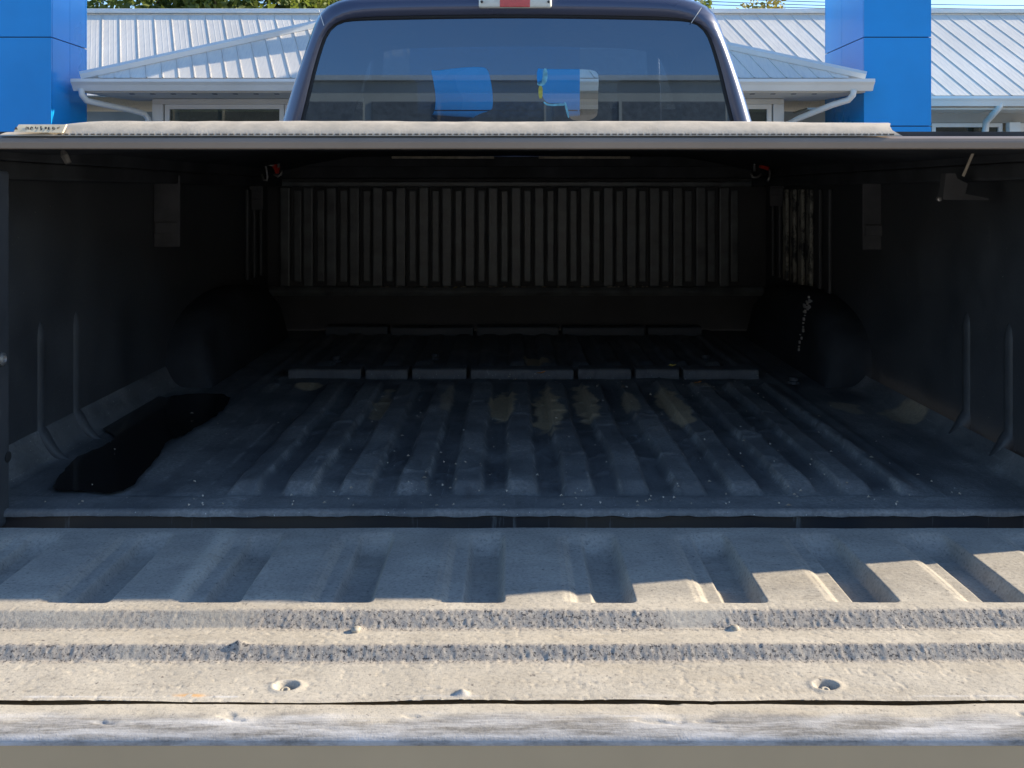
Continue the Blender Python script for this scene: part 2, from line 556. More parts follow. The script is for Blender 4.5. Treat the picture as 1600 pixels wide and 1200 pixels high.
for (cx, cy) in SCREWS:
    s = MB()
    MX = Matrix.Translation((cx - .001, cy - .001, FZ - .0265)) @ Matrix.Rotation(R(14), 4, 'X')
    s.lathe([(.0022, -.004), (.0022, .001), (.0052, .0012), (.0054, .003), (.0042, .0046), (.002, .0052), (.0016, .0036)], 14, MX)
    part(s, 'screw', M['dusty_screw'], tailgate, smooth=True)
for (px, py) in ((556, 988), (1148, 986)):
    cy = 1500 * .452 / (py - 300); cx = (px - 800) / 1500 * cy
    s = MB()
    s.lathe([(.0020, -.006), (.0046, -.001), (.005, .001), (.0036, .0026), (.001, .0032)], 10, Matrix.Translation((cx, cy, FZ - .0095)) @ Matrix.Rotation(R(-8), 4, 'Y'))
    part(s, 'screw', M['dusty_screw'], tailgate, smooth=True)

# ---- bed floor
RIBP = .082
def floor_sheet():
    xs = np.arange(-.80, .8001, .004)
    ys = np.r_[1.3165, 1.3168, np.arange(1.318, 1.42, .003), np.arange(1.42, 2.4, .005), np.arange(2.4, 3.075, .012)]
    X, Y = np.meshgrid(xs, ys)
    Xs = X - TX
    u = Xs / RIBP + .5
    d = np.abs(u - np.floor(u) - .5) * RIBP                 # distance from rib centre
    inner = 1 - sstep(.56, .60, np.abs(Xs))
    endw = (fbm(X, X * 0, .05, 5, 3) - .5) * .03
    ends = sstep(1.39, 1.44, Y + endw) * (1 - sstep(2.18, 2.22, Y))
    ends2 = sstep(2.42, 2.45, Y) * (1 - sstep(2.93, 2.96, Y))
    warp = (fbm(X, Y, .16, 7, 3) - .5) * .012
    dd = np.abs((((Xs + warp) / RIBP + .5) % 1) - .5) * RIBP
    rib = 1 - sstep(.018, .025, dd)
    Z = .0125 * rib * inner * np.clip(ends + ends2 * .7, 0, 1)
    Z += (fbm(X, Y, .16, 9, 4) - .5) * .012 * sstep(1.36, 1.5, Y) * inner
    crease = np.abs(fbm(X, Y, .13, 15, 3) - .5)
    Z += .003 * (1 - sstep(0, .02, crease)) * sstep(1.40, 1.5, Y) * inner
    Z += .004 * (1 - sstep(1.385, 1.40, Y + endw * .5)) - .0035
    Z += .003 * np.exp(-((Y - 1.325) / .006) ** 2)
    # hem where floor meets wall
    Z += .05 * np.clip((np.abs(Xs) - .74) / .06, 0, 1) ** 2
    Z += .004 * np.exp(-((np.abs(Xs) - .605) / .012) ** 2) * sstep(1.4, 1.45, Y)
    pm = sstep(-.42, -.47, -0 + Xs) if False else (1 - sstep(-.47, -.41, Xs))
    pm = pm * (1 - sstep(2.1, 2.25, Y)) * sstep(1.38, 1.44, Y) * sstep(-.80, -.76, Xs)
    Z = Z * (1 - pm) + pm * (-.004 + (fbm(X, Y, .1, 77, 2) - .5) * .002)
    wear = np.zeros_like(X)
    nz = fbm(X, Y, .035, 33, 4) - .5
    for (px, py, w, h, a) in WEAR:
        cy = 1500 * .435 / (py - 300); cx = (px - 800) / 1500 * cy
        wy = h * cy * cy / (1500 * .435); wx = w * cy / 1500
        r = np.hypot((X - cx) / wx, (Y - cy) / wy) + nz * 1.1
        wear = np.maximum(wear, a * (1 - sstep(.75, 1.05, r)))
    dust = np.clip((fbm(X, Y, .09, 41, 4) - .42) * 1.6 + .45 * (1 - sstep(1.36, 1.55, Y)) + .25 * rib * ends, 0, 1)
    edge = np.exp(-((dd - .0205) / .003) ** 2) * inner * np.clip(ends, 0, 1) * sstep(.5, .66, fbm(X, Y, .03, 55, 3))
    wipe = sstep(.5, .62, fbm(X * 1.0, Y, .11, 58, 4)) * .5
    dust = np.clip(dust * (1 - wipe) + .8 * edge * (1 - sstep(1.7, 2.2, Y)), 0, 1)
    Z[0] = -.005 + (fbm(X[0], X[0] * 0, .02, 63, 3) - .5) * .004; Z[1] = Z[2] - .002
    return grid_mesh('floor', X, Y, FZ + Z, {'wear': wear, 'dust': dust})
WEAR = [(786, 630, 20, 26, 1), (857, 640, 26, 34, 1), (914, 626, 18, 28, .8), (985, 628, 14, 22, .7), (1050, 632, 20, 26, .9), (1068, 655, 16, 14, .9),
        (598, 625, 14, 26, .6), (840, 562, 22, 6, .8), (480, 600, 24, 5, .9), (1320, 630, 22, 10, .5), (1410, 645, 30, 12, .55), (700, 620, 10, 22, .4), (1100, 600, 20, 6, .4)]
floor = link('bed_floor', floor_sheet(), M['floor_liner'], truck)
floor['label'] = 'dark ribbed bed floor with tan worn patches on its ribs'
s = MB(); s.box(-.74, .74, 1.322, 1.34, FZ - .06, FZ - .006)
part(s, 'sill', M['sill'], floor, bevel=.003)
s = MB(); s.box(-.80, .80, 1.19, 1.321, FZ - .12, FZ - .062)
part(s, 'sill_tray', M['rubber'], floor)

# segmented cross rails on the floor
def cross_rail(Yr, cuts, h, dpt, mat):
    gap = .010
    for a, b in zip(cuts[:-1], cuts[1:]):
        xa = (a - 800) / 1500 * Yr + gap / 2; xb = (b - 800) / 1500 * Yr - gap / 2
        m = MB()
        t = random.uniform(-.002, .002)
        m.extr_x([(Yr, FZ - .004), (Yr + .003, FZ + h + t), (Yr + .008, FZ + h + .003 + t), (Yr + dpt - .006, FZ + h + .003 + t), (Yr + dpt, FZ - .004)], xa, xb)
        part(m, 'cross_rail', mat, floor, bevel=.003)
cross_rail(2.27, [446, 567, 640, 732, 900, 990, 1065, 1190], .018, .06, M['floor_liner'])
cross_rail(2.96, [505, 608, 742, 876, 1010, 1100], .022, .06, M['wall_liner'])
# floor bolts in front of the rail
for (px, py) in ((525, 566), (1103, 564), (680, 562), (1240, 600)):
    p = W(px, py, 1500 * .44 / (py - 300))
    m = MB(); m.lathe([(.016, -.003), (.016, .003), (.011, .004), (.011, .012), (.004, .013)], 12, Matrix.Translation((p.x, p.y, FZ + .004)))
    part(m, 'floor_bolt', M['wall_liner'], floor)

# ---- bulkhead
M['bulkhead'] = simple('bulkhead_plastic', (.115, .125, .13), .38, var=.3, scale=14, bump=.2, bscale=150)
M['bulkhead_dark'] = simple('bulkhead_back', (.05, .05, .052), .7, var=.2)
BY = 3.07
bk = MB()
bk.box(TX - .80, TX + .80, BY + .012, BY + .04, FZ - .05, Zc(.062))
bulk = part(bk, 'bulkhead', M['bulkhead_dark'])
bulk['label'] = 'black ribbed front wall of the bed'
m = MB(); m.extr_x([(BY - .004, Zc(.046)), (BY - .004, Zc(.084)), (BY + .03, Zc(.088)), (BY + .04, Zc(.042)), (BY + .012, Zc(.0415))], TX - .79, TX + .79)
part(m, 'top_rail', M['lid_black'], bulk, bevel=.004)
m = MB(); m.box(TX - .79, TX + .79, BY - .003, BY + .0115, Zc(.0165), Zc(.034))
part(m, 'rail', M['bulkhead'], bulk, bevel=.004)
m = MB(); m.extr_x([(BY - .012, Zc(-.318)), (BY - .004, Zc(-.304)), (BY + .0115, Zc(-.303)), (BY + .0115, Zc(-.33)), (BY - .004, Zc(-.332))], TX - .79, TX + .79)
part(m, 'rail', M['bulkhead'], bulk, bevel=.003)
pitch = 36.0 / 1500 * BY
rib_me = pad_me = None
m = MB(); m.box(-.0165, .0165, BY - .012, BY + .0115, Zc(-.302), Zc(.0155))
rib_o = None
for i in range(-9, 12):
    x = (726 - 800) / 1500 * BY + i * pitch + .054 - .0737 / 2
    if abs(x - TX) > .775: continue
    if rib_o is None:
        rib_o = part(m, 'rib', M['bulkhead'], bulk, bevel=.005, seg=3); rib_o.location.x = x
        m2 = MB(); m2.box(-.0125, .0125, BY + .003, BY + .0115, Zc(-.288), Zc(.006))
        pad_o = part(m2, 'slot_pad', M['bulkhead'], bulk, bevel=.004, seg=2); pad_o.location.x = x + pitch / 2
    else:
        o = rib_o.copy(); C.objects.link(o); o.location.x = x
        if abs(x + pitch / 2 - TX) < .775:
            o = pad_o.copy(); C.objects.link(o); o.location.x = x + pitch / 2

M['wheel_house'] = simple('wheel_house_plastic', (.036, .039, .043), .7, var=.3, scale=9, bump=.2, bscale=150, spec=.3)
# ---- side walls, wheel houses, posts, outer sides
for sgn, nm in ((-1, 'left'), (1, 'right')):
    def bx(mb, xa, xb, *r):
        a, b = sorted((TX + sgn * xa, TX + sgn * xb)); return mb.box(a, b, *r)
    m = MB(); bx(m, .80, .815, 1.25, 3.09, FZ - .04, Zc(.03))
    side = part(m, 'side_liner', M['wall_liner'])
    # rail lip above
    m = MB(); bx(m, .745, .797, 1.335, 3.05, Zc(.018), Zc(.045))
    part(m, 'rail_lip', M['lid_black'], side, bevel=.004)
    # vertical wall ribs that sweep into the floor
    for Yr in ((1.60, 1.73) if sgn < 0 else (1.575, 1.72)):
        pts = []
        for k in range(26):
            t = k / 25
            if t < .6:
                xin, z = .797, FZ + .24 - (.24 - .05) * t / .6
            else:
                xin = .797 - .055 * (t - .6) / .4
                z = FZ + .05 * max(0, (xin - .74) / .06) ** 2
            pts.append((TX + sgn * (xin + .0125), Yr, z - .008 * max(0, (t - .6) / .4)))
        m = MB(); m.tube(pts, [.004 + .012 * min(1, k / 2.5) - .012 * max(0, (k - 17) / 8) for k in range(26)], 10)
        part(m, 'wall_rib', M['wall_liner'], side, smooth=True)
    # ribs of the far half of the wall
    for k in (range(6, 9) if sgn < 0 else range(1, 9)):
        Yr = 2.36 + k * .076
        m = MB(); bx(m, .788, .799, Yr, Yr + .036, Zc(-.26), Zc(.008))
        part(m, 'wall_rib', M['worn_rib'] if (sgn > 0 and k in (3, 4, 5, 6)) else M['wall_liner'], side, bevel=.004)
    # wheel house
    m = MB(); n = 20; vs = []
    for k in range(n + 1):
        w = math.pi * k / n
        y = 2.55 - .38 * math.cos(w); z = .19 * math.sin(w) ** .55
        for xx, zz in ((.80, z), (.735, z), (.71, max(0, z - .03)), (.695, 0)):
            vs.append((TX + sgn * xx, y, FZ - .003 + zz))
    m.add(vs, [(k * 4 + j, k * 4 + j + 1, k * 4 + j + 5, k * 4 + j + 4) for k in range(n) for j in range(3)])
    part(m, 'wheel_house', M['wheel_house'], side, smooth=True)
    # rear post
    m = MB(); bx(m, .712, .80, 1.25, 1.335, FZ - .02, Zc(.03))
    post = part(m, 'rear_post', M['wall_liner'], bevel=.006)
    post['label'] = nm + ' rear post of the bed with bolt hole'
    m = MB(); m.lathe([(.0075, 0), (.0075, .0012)], 14, Matrix.Translation((TX + sgn * .7115, 1.338 - .012, Zc(-.366))) @ Matrix.Rotation(-sgn * math.pi / 2, 4, 'Y'))
    part(m, 'bolt_hole', M['bolt_black'], post)
    m = MB(); m.lathe([(.009, 0), (.009, .003), (.005, .005), (.004, .002)], 12, Matrix.Translation((TX + sgn * .7115, 1.309, Zc(-.228))) @ Matrix.Rotation(-sgn * math.pi / 2, 4, 'Y'))
    part(m, 'post_bolt', M['steel'], post)
    # outer body side
    m = MB(); bx(m, .816, .97, 1.25, 3.12, FZ - .28, Zc(.028))
    part(m, 'bed_side', M['truck_paint'], bevel=.02, seg=3)
# scuffed silver flecks and a drip on the right wheel house
m = MB()
rr = random.Random(4)
for k in range(26):
    if k < 16:
        px, py = 1266 + rr.gauss(0, 4), 476 + rr.gauss(0, 8)
    else:
        px, py = 1263 - (k - 16) * 1.1 + rr.gauss(0, 1), 492 + (k - 16) * 6
    D = 1500 * (.700 + TX) / (px - 800)
    p = W(px, py, D) + Vector((-.012, -.01, 0))
    s_ = rr.uniform(.0012, .0035)
    m.box(p.x - .002, p.x + .002, p.y - s_, p.y + s_, p.z - s_, p.z + s_ * rr.uniform(.5, 2))
tag(part(m, 'bare_metal_flecks', M['steel']), kind='stuff')

# ---- bed cover
LY = 1.275
lid = MB()
# panel: shallow dome, closed
xs = [TX + t * .86 for t in (-1, -.985, -.6, 0, .6, .985, 1)]
ys = [LY + .03, 1.5, 2.2, 2.9, 3.13]
top = lambda x, y: Zc(.082 + .045 * sstep(0, 1, (y - LY) / 1.2) * (1 - ((x - TX) / .86) ** 4))
vs = []; fs = []
for y in ys:
    for x in xs: vs.append((x, y, float(top(x, y))))
nx = len(xs)
for y in ys:
    for x in xs: vs.append((x, y, float(top(x, y)) - .010 if abs(x - TX) < .84 else Zc(.050)))
o_ = nx * len(ys)
for j in range(len(ys) - 1):
    for i in range(nx - 1):
        a = j * nx + i
        fs.append((a, a + 1, a + nx + 1, a + nx)); fs.append((o_ + a, o_ + a + nx, o_ + a + nx + 1, o_ + a + 1))
for j in range(len(ys) - 1):
    for i in (0, nx - 1):
        a = j * nx + i; fs.append((a, a + nx, o_ + a + nx, o_ + a))
for i in range(nx - 1):
    for j in (0, len(ys) - 1):
        a = j * nx + i; fs.append((a, a + 1, o_ + a + 1, o_ + a))
lid.add(vs, fs)
cover = part(lid, 'bed_cover', M['lid_black'])
cover['label'] = 'closed black bed cover with stitched vinyl rear pad'
# rear lip
m = MB(); m.extr_x([(LY, Zc(.0575)), (LY - .001, Zc(.0665)), (LY + .002, Zc(.0715)), (LY + .010, Zc(.0745)), (LY + .032, Zc(.0760)), (LY + .032, Zc(.0600)), (LY + .02, Zc(.0575))], TX - .86, TX + .86)
part(m, 'rear_lip', M['lid_edge'], cover, bevel=.0012)
# inner frame of the cover
for a, b, c_, d_ in ((-.80, -.745, 1.31, 3.04), (.745, .80, 1.31, 3.04)):
    m = MB(); m.box(TX + a, TX + b, c_, d_, Zc(.0455), Zc(.080)); part(m, 'side_frame', M['lid_black'], cover, bevel=.003)
m = MB(); m.box(TX - .744, TX + .744, 1.31, 1.35, Zc(.0585), Zc(.0755)); part(m, 'cross_frame', M['lid_black'], cover, bevel=.003)
m = MB(); m.box(TX - .744, TX + .744, 3.02, 3.055, Zc(.080), Zc(.112)); part(m, 'cross_frame', M['lid_black'], cover, bevel=.003)
for xa, xb in ((612, 772), (842, 985)):  # pale colour stands in for daylight through the cover's front gap
    m = MB(); m.box((xa - 800) / 1500 * 3.01, (xb - 800) / 1500 * 3.01, 3.008, 3.019, Zc(.1045), Zc(.1125)); part(m, 'daylight_slit', M['pale_tan'], cover, bevel=.002)
# stitched vinyl pad along the rear
xs = np.linspace((-6 - 800) / 1500 * LY, (1413 - 800) / 1500 * LY, 420)
prof = np.array([(LY + .004, .0745), (LY + .005, .0770), (LY + .012, .0835), (LY + .022, .0905), (LY + .034, .0955), (LY + .050, .0975), (LY + .075, .0965), (LY + .09, .090), (LY + .095, .078)])
X, PY = np.meshgrid(xs, prof[:, 0]); _, PZ = np.meshgrid(xs, prof[:, 1])
lenf = (X - xs[0]) / (xs[-1] - xs[0])
taper = .35 + .65 * sstep(0, .09, lenf)
PZ = .0745 + (PZ - .0745) * np.where(lenf < .5, taper, 1 - .06 * sstep(.8, 1, lenf))
PZ = PZ + (fbm(X, PY, .06, 101, 3) - .5) * .0022 * sstep(.076, .085, PZ)
# ragged right end
cut = .012 * np.sin(np.clip((PZ - .0745) / .022, 0, 1) * math.pi)
X = np.where(lenf > .97, X - cut * sstep(.97, 1, lenf), X)
pad = link('vinyl_pad', grid_mesh('pad', X, PY, CZ + PZ), M['vinyl'], cover)
m = MB()
k = 0; x = float(xs[0]) + .08
while x < xs[-1] - .01:
    m.box(x, x + .0055, LY + .0035, LY + .0062, Zc(.0762 + random.uniform(-.0003, .0003)), Zc(.0778))
    x += .0088
st = part(m, 'stitching', M['thread'], cover); st['kind'] = 'stuff'
# maker's tag on the pad, its lettering worn past reading
def on_pad(px, py, lift=.0012):
    z = (300 - py) / 1500 * (LY + .012)
    y = float(np.interp(z, [.0745, .0835, .0905, .0975], [LY + .004, LY + .010, LY + .018, LY + .03])) - .006
    p = W(px, py, y); return (p.x, y - lift, p.z)
m = MB(); q = [on_pad(22, 206), on_pad(98, 207.5), on_pad(104, 194.5), on_pad(30, 194.5)]
q2 = [(a, b + .004, c_) for a, b, c_ in q]
m.add(q + q2, [(0, 1, 2, 3), (7, 6, 5, 4), (0, 4, 5, 1), (1, 5, 6, 2), (2, 6, 7, 3), (3, 7, 4, 0)])
tagp = part(m, 'worn_tag', M['label_paper'], cover)
m = MB()
rl = random.Random(12)
for k in range(8):
    x0 = 42 + k * 6.9
    for j in range(3):
        a = (x0 + rl.uniform(0, 4), 197.5 + rl.uniform(0, 1.5)); b = (a[0] + rl.uniform(-2, 2.5), 201.5 + rl.uniform(-1, 1.5))
        pa = Vector(on_pad(*a, .0016)); pb = Vector(on_pad(*b, .0016)); w_ = Vector((.0006, 0, .0003))
        m.add([pa - w_, pa + w_, pb + w_, pb - w_], [(0, 1, 2, 3)])
m.add([on_pad(23, 202.5, .0016), on_pad(29, 202.5, .0016), on_pad(26, 197.5, .0016)], [(0, 1, 2)])
o = part(m, 'worn_lettering', M['ink'], cover); o['kind'] = 'stuff'
# clamps hanging under the rails
for px0, px1, y0, y1, D in ((240, 281, 274, 386, 2.10), (1348, 1387, 274, 390, 2.12), (389, 411, 262, 328, 2.86), (1203, 1226, 262, 322, 2.86)):
    a = W(px0, y1, D); b = W(px1, y0, D)
    m = MB(); m.box(a.x, b.x, D, D + .006, a.z, b.z)
    m.box(a.x + .004, b.x - .004, D - .006, D - .001, a.z + .03, a.z + .055)
    part(m, 'rail_clamp', M['strap'], cover, bevel=.0025)
# red latches with bent wire hooks
def latch(pts_red, wires, D):
    m = MB()
    P = [W(x, y, D) for x, y in pts_red]
    m.tube(P, [.010, .008, .011, .006][:len(P)], 6)
    lo = part(m, 'latch', M['red_latch'], cover)
    lo['label'] = 'red bed cover latch with wire hook'
    for wv in wires:
        mm = MB(); mm.tube([W(x, y, D - .012) for x, y in wv], .0036, 6)
        mm.build('latch_wire', M['steel'], cover, smooth=True)
latch([(416, 241), (424, 252), (433, 262), (433, 271)], [[(409, 272), (412, 281), (417, 282), (418, 277), (415, 259), (420, 258), (428, 258)], [(428, 272), (434, 276), (439, 273), (440, 266)], [(436, 248), (435, 262)]], 2.75)
latch([(1203, 246), (1192, 254), (1190, 258), (1201, 264)], [[(1179, 241), (1179, 268)], [(1174, 271), (1176, 277), (1183, 277), (1190, 272)], [(1203, 264), (1202, 278), (1199, 284)]], 2.75)
# stay rod and its bracket on the right
m = MB(); m.tube([W(1505, 275, 1.53), W(1526, 226, 1.51)], .0024, 8)
part(m, 'stay_rod', M['pale_tan'], cover, smooth=True)
m = MB()
q = [W(1478, 271, 1.56), W(1493, 271, 1.56), W(1496, 279, 1.56), W(1512, 287, 1.56), W(1508, 303, 1.56), W(1545, 310, 1.56), W(1545, 313, 1.56), W(1473, 312, 1.56), W(1476, 290, 1.56)]
n = len(q)
m.add([(p.x, p.y, p.z) for p in q] + [(p.x, p.y + .018, p.z) for p in q], [tuple(range(n)), tuple(range(2 * n - 1, n - 1, -1))] + [(i, n + i, n + (i + 1) % n, (i + 1) % n) for i in range(n)])
part(m, 'stay_bracket', M['strap'], cover)
m = MB(); m.lathe([(.004, 0), (.004, .006), (.002, .007)], 10, Matrix.Translation(W(1466, 311, 1.55)) @ Matrix.Rotation(R(90), 4, 'X')); part(m, 'bracket_bolt', M['steel'], cover)
m = MB(); m.tube([W(98, 235, 1.42), W(101, 243, 1.42), W(107, 255, 1.42)], [.003, .006, .005], 6); part(m, 'clip', M['steel'], cover)

# ---- cab
CXP = 808.0
def ring(pts, n=72):
    """half outline from the bottom left to the top middle, mirrored, resampled"""
    L = [(x, y) for x, y in pts]
    Rr = [(2 * CXP - x, y) for x, y in reversed(pts[:-1])]
    P = np.array(L + Rr); 
    # one Chaikin pass or two to round
    for _ in range(2):
        Q = [P[0]]
        for a, b in zip(P[:-1], P[1:]):
            Q += [a * .75 + b * .25, a * .25 + b * .75]
        Q.append(P[-1]); P = np.array(Q)
    t = np.r_[0, np.cumsum(np.hypot(*np.diff(P, axis=0).T))]; tt = np.linspace(0, t[-1], n)
    return np.stack([np.interp(tt, t, P[:, 0]), np.interp(tt, t, P[:, 1])], 1)
CY = 3.25; LEAN = math.tan(R(2.5))
def cab_pt(px, py, dy=0.0):
    # solve for the point on the leaning back plane
    k = (300 - py) / 1500
    y = (CY + dy - .24 * LEAN) / (1 - k * LEAN)
    return Vector(((px - 800) / 1500 * y, y, CZ + k * y))
win_half = [(462, 232), (470, 195), (478, 165), (490, 112), (502, 70), (512, 46), (532, 31), (570, 28.5), (700, 26), (808, 25)]
out_half = [(418, 300), (428, 240), (440, 195), (456, 140), (474, 88), (489, 45), (500, 18), (525, 1), (570, -6), (700, -9), (808, -10)]
win = ring(win_half); outr = ring(out_half)
rings = []
rings.append([cab_pt(x, y, .022) for x, y in win])
rings.append([cab_pt(x, y, .0) for x, y in (win * np.array([1, 1]) + (outr - win) * .10)])
rings.append([cab_pt(x, y, .0) for x, y in (win + (outr - win) * .62)])
rings.append([cab_pt(x, y, .012) for x, y in (win + (outr - win) * .88)])
rings.append([cab_pt(x, y, .05) for x, y in outr])
b0 = [cab_pt(x, y, 0) for x, y in outr]
ccx = TX
rings.append([Vector((ccx + (p.x - ccx) * 1.02, p.y + .16, CZ + (p.z - CZ) * 1.015)) for p in b0])
rings.append([Vector((ccx + (p.x - ccx) * 1.02, p.y + .90 , CZ + (p.z - CZ) * 1.02)) for p in b0])
rings.append([Vector((ccx + (p.x - ccx) * 1.0, p.y + 1.12 + .28 * (1 - min(1, max(0, (p.z - CZ) / .68))), CZ + (p.z - CZ) * .985)) for p in b0])
m = MB(); n = len(win)
vs = [p for r_ in rings for p in r_]
m.add(vs, [(j * n + i, j * n + i + 1, (j + 1) * n + i + 1, (j + 1) * n + i) for j in range(len(rings) - 1) for i in range(n - 1)])
cab = part(m, 'cab_shell', M['truck_paint'], smooth=True)
m = MB(); m.box(TX - .80, TX + .80, 3.26, 3.30, .5, CZ + .02); m.box(TX - .80, TX + .80, 3.30, 5.0, .45, .56)
m.box(TX - .83, TX - .79, 3.26, 5.05, .45, CZ); m.box(TX + .79, TX + .83, 3.26, 5.05, .45, CZ)
part(m, 'cab_lower_body', M['truck_paint'])
m = MB(); m.box(TX - .72, TX + .72, 3.262, 3.285, CZ + .02, CZ + .17); part(m, 'cab_back_panel', M['truck_paint'])
# gasket, pane, film with two clear openings
m = MB(); m.tube([cab_pt(x, y, .012) for x, y in win], .0075, 8, caps=False); part(m, 'window_gasket', M['rubber'], smooth=True)

def poly_sheet(outer, holes, dy):
    vs = []; ed = []
    for lp in [outer] + holes:
        b = len(vs); vs += [Vector(p) for p in lp]; ed += [(b + i, b + (i + 1) % len(lp)) for i in range(len(lp))]
    V, E_, F, *_ = delaunay_2d_cdt(vs, ed, [], 1, 1e-4)
    def inside(p, lp):
        c = False
        for i in range(len(lp)):
            (ax, ay), (bx_, by_) = lp[i - 1], lp[i]
            if (ay > p[1]) != (by_ > p[1]) and p[0] < (bx_ - ax) * (p[1] - ay) / (by_ - ay) + ax: c = not c
        return c
    F = [f for f in F if not any(inside(sum((V[i] for i in f), Vector((0, 0))) / len(f), h) for h in holes)]
    me = bpy.data.meshes.new('sheet')
    me.from_pydata([cab_pt(v[0], v[1], dy) for v in V], [], [tuple(f) for f in F]); me.update()
    return me
outer = [tuple(p) for p in win]
def rounded(pts, it=2):
    P = np.array(pts, float)
    for _ in range(it):
        Q = []
        for i in range(len(P)):
            a, b = P[i], P[(i + 1) % len(P)]
            Q += [a * .75 + b * .25, a * .25 + b * .75]
        P = np.array(Q)
    return [tuple(p) for p in P]
hole1 = rounded([(673, 108), (680, 111), (715, 106), (755, 104), (763, 110), (768, 132), (770, 150), (770, 168), (766, 173), (748, 178), (735, 187), (715, 193), (690, 193), (677, 185), (674, 181), (680, 172), (681, 150), (677, 125)])
hole2 = rounded([(839, 107), (856, 108), (880, 108), (920, 108), (933, 112), (936, 122), (934, 150), (935, 175), (930, 185), (915, 189), (898, 189), (889, 184), (884, 168), (882, 161), (858, 162), (849, 155), (846, 142), (848, 135), (842, 128)])
pane = link('rear_window', poly_sheet(outer, [], .020), M['clear_glass'], truck)
pane['label'] = 'rear window with torn reflective tint film'
film = link('tint_film', poly_sheet(outer, [hole1, hole2], .014), M['tint_film'], pane)
# scraps of torn film beside the right opening
def scrap(pts, mat, dy=.012):
    link('film_scrap', poly_sheet(rounded(pts, 1), [], dy), mat, pane)
scrap([(839, 107), (846, 107), (848, 128), (843, 133), (839, 128)], M['blue_panel'])
scrap([(849, 107), (855, 107), (856, 125), (849, 135), (839, 133), (840, 128), (848, 124)], M['film_scrap'])
scrap([(841, 134), (848, 134), (848, 153), (842, 155)], M['yellow_scrap'])
scrap([(850, 158), (856, 163), (884, 161), (886, 165), (856, 166), (849, 161)], M['film_scrap'], .0125)
scrap([(881, 160), (885, 160), (890, 184), (887, 184)], M['film_scrap'], .0115)
# third brake light
bl = MB()
a = cab_pt(748, 13); b = cab_pt(862, -11)
bl.box(a.x, b.x, a.y - .012, a.y + .03, a.z, b.z)
brake = part(bl, 'brake_light', M['clear_lens'], bevel=.008, seg=3, smooth=True)
brake['label'] = 'high brake light with red centre and pale side lenses'
m = MB(); a2 = cab_pt(781, 12); b2 = cab_pt(828, -10); m.box(a2.x, b2.x, a.y - .0145, a.y - .006, a2.z, b2.z); part(m, 'red_lens', M['red_lens'], brake, bevel=.002)
for px in (753, 857):
    c0 = cab_pt(px, 4); m = MB(); m.lathe([(.0045, 0), (.0045, .003), (.003, .004)], 10, Matrix.Translation((c0.x, a.y - .012, c0.z)) @ Matrix.Rotation(R(90), 4, 'X')); part(m, 'lamp_screw', M['bolt_black'], brake)
# glints on the roof corner seams, painted as pale lines
for pts in (((498, 15), (506, 40)), ((2 * CXP - 520, 12), (2 * CXP - 536, 36))):
    m = MB(); m.tube([cab_pt(x, y, -.0005) for x, y in pts], .0013, 6); part(m, 'seam_glint', M['white_trim'])
# seats, windscreen, dash, hood and wheels
for px in (590, 1010):
    c0 = cab_pt(px, 130)
    m = MB(); m.box(c0.x - .27, c0.x + .27, 3.55, 3.70, CZ - .5, CZ + .20); seat_o = part(m, 'seat_back', M['seat'], bevel=.05, seg=3, smooth=True)
    m = MB(); m.box(c0.x - .10 - (0 if px < 800 else -.04), c0.x + .10, 3.57, 3.66, CZ + .235, CZ + .43); part(m, 'headrest', M['seat'], seat_o, bevel=.035, seg=3, smooth=True)
    m = MB()
    for dx in (-.04, .06): m.tube([(c0.x + dx, 3.61, CZ + .18), (c0.x + dx, 3.61, CZ + .26)], .007, 8)
    o = part(m, 'headrest_post', M['steel'], seat_o); o['kind'] = 'stuff'
m = MB(); m.add([(TX - .62, 4.40, CZ + .655), (TX + .62, 4.40, CZ + .655), (TX + .74, 5.02, CZ + .06), (TX - .74, 5.02, CZ + .06)], [(0, 1, 2, 3)]); part(m, 'windscreen', M['clear_glass'])
for sg in (-1, 1):
    m = MB(); m.tube([(TX + sg * .63, 4.40, CZ + .655), (TX + sg * .755, 5.03, CZ + .05)], .03, 8); part(m, 'windscreen_pillar', M['truck_paint'], smooth=True)
m = MB(); m.box(TX - .74, TX + .74, 4.55, 4.98, CZ - .25, CZ - .01); part(m, 'dashboard', M['seat'], bevel=.04)
m = MB(); m.extr_x([(5.02, .55), (5.02, CZ + .04), (5.9, CZ - .02), (6.35, CZ - .10), (6.45, CZ - .2), (6.45, .55)], TX - .84, TX + .84); part(m, 'hood', M['truck_paint'], bevel=.05, seg=3, smooth=True)
for sx in (-1, 1):
    for yy in (2.55, 5.72):
        MX = Matrix.Translation((TX + sx * .80, yy, .39)) @ Matrix.Rotation(math.pi / 2, 4, 'Y')
        m = MB(); m.lathe([(.23, -.12), (.34, -.125), (.385, -.09), (.39, 0), (.385, .09), (.34, .125), (.23, .12)], 36, MX); wh = part(m, 'wheel', M['rubber'], smooth=True)
        m = MB(); m.lathe([(.225, -.128), (.21, -.10), (.08, -.09), (.06, -.125), (.06, .125), (.08, .09), (.21, .10), (.225, .128)], 24, MX); part(m, 'rim', M['steel'], wh)

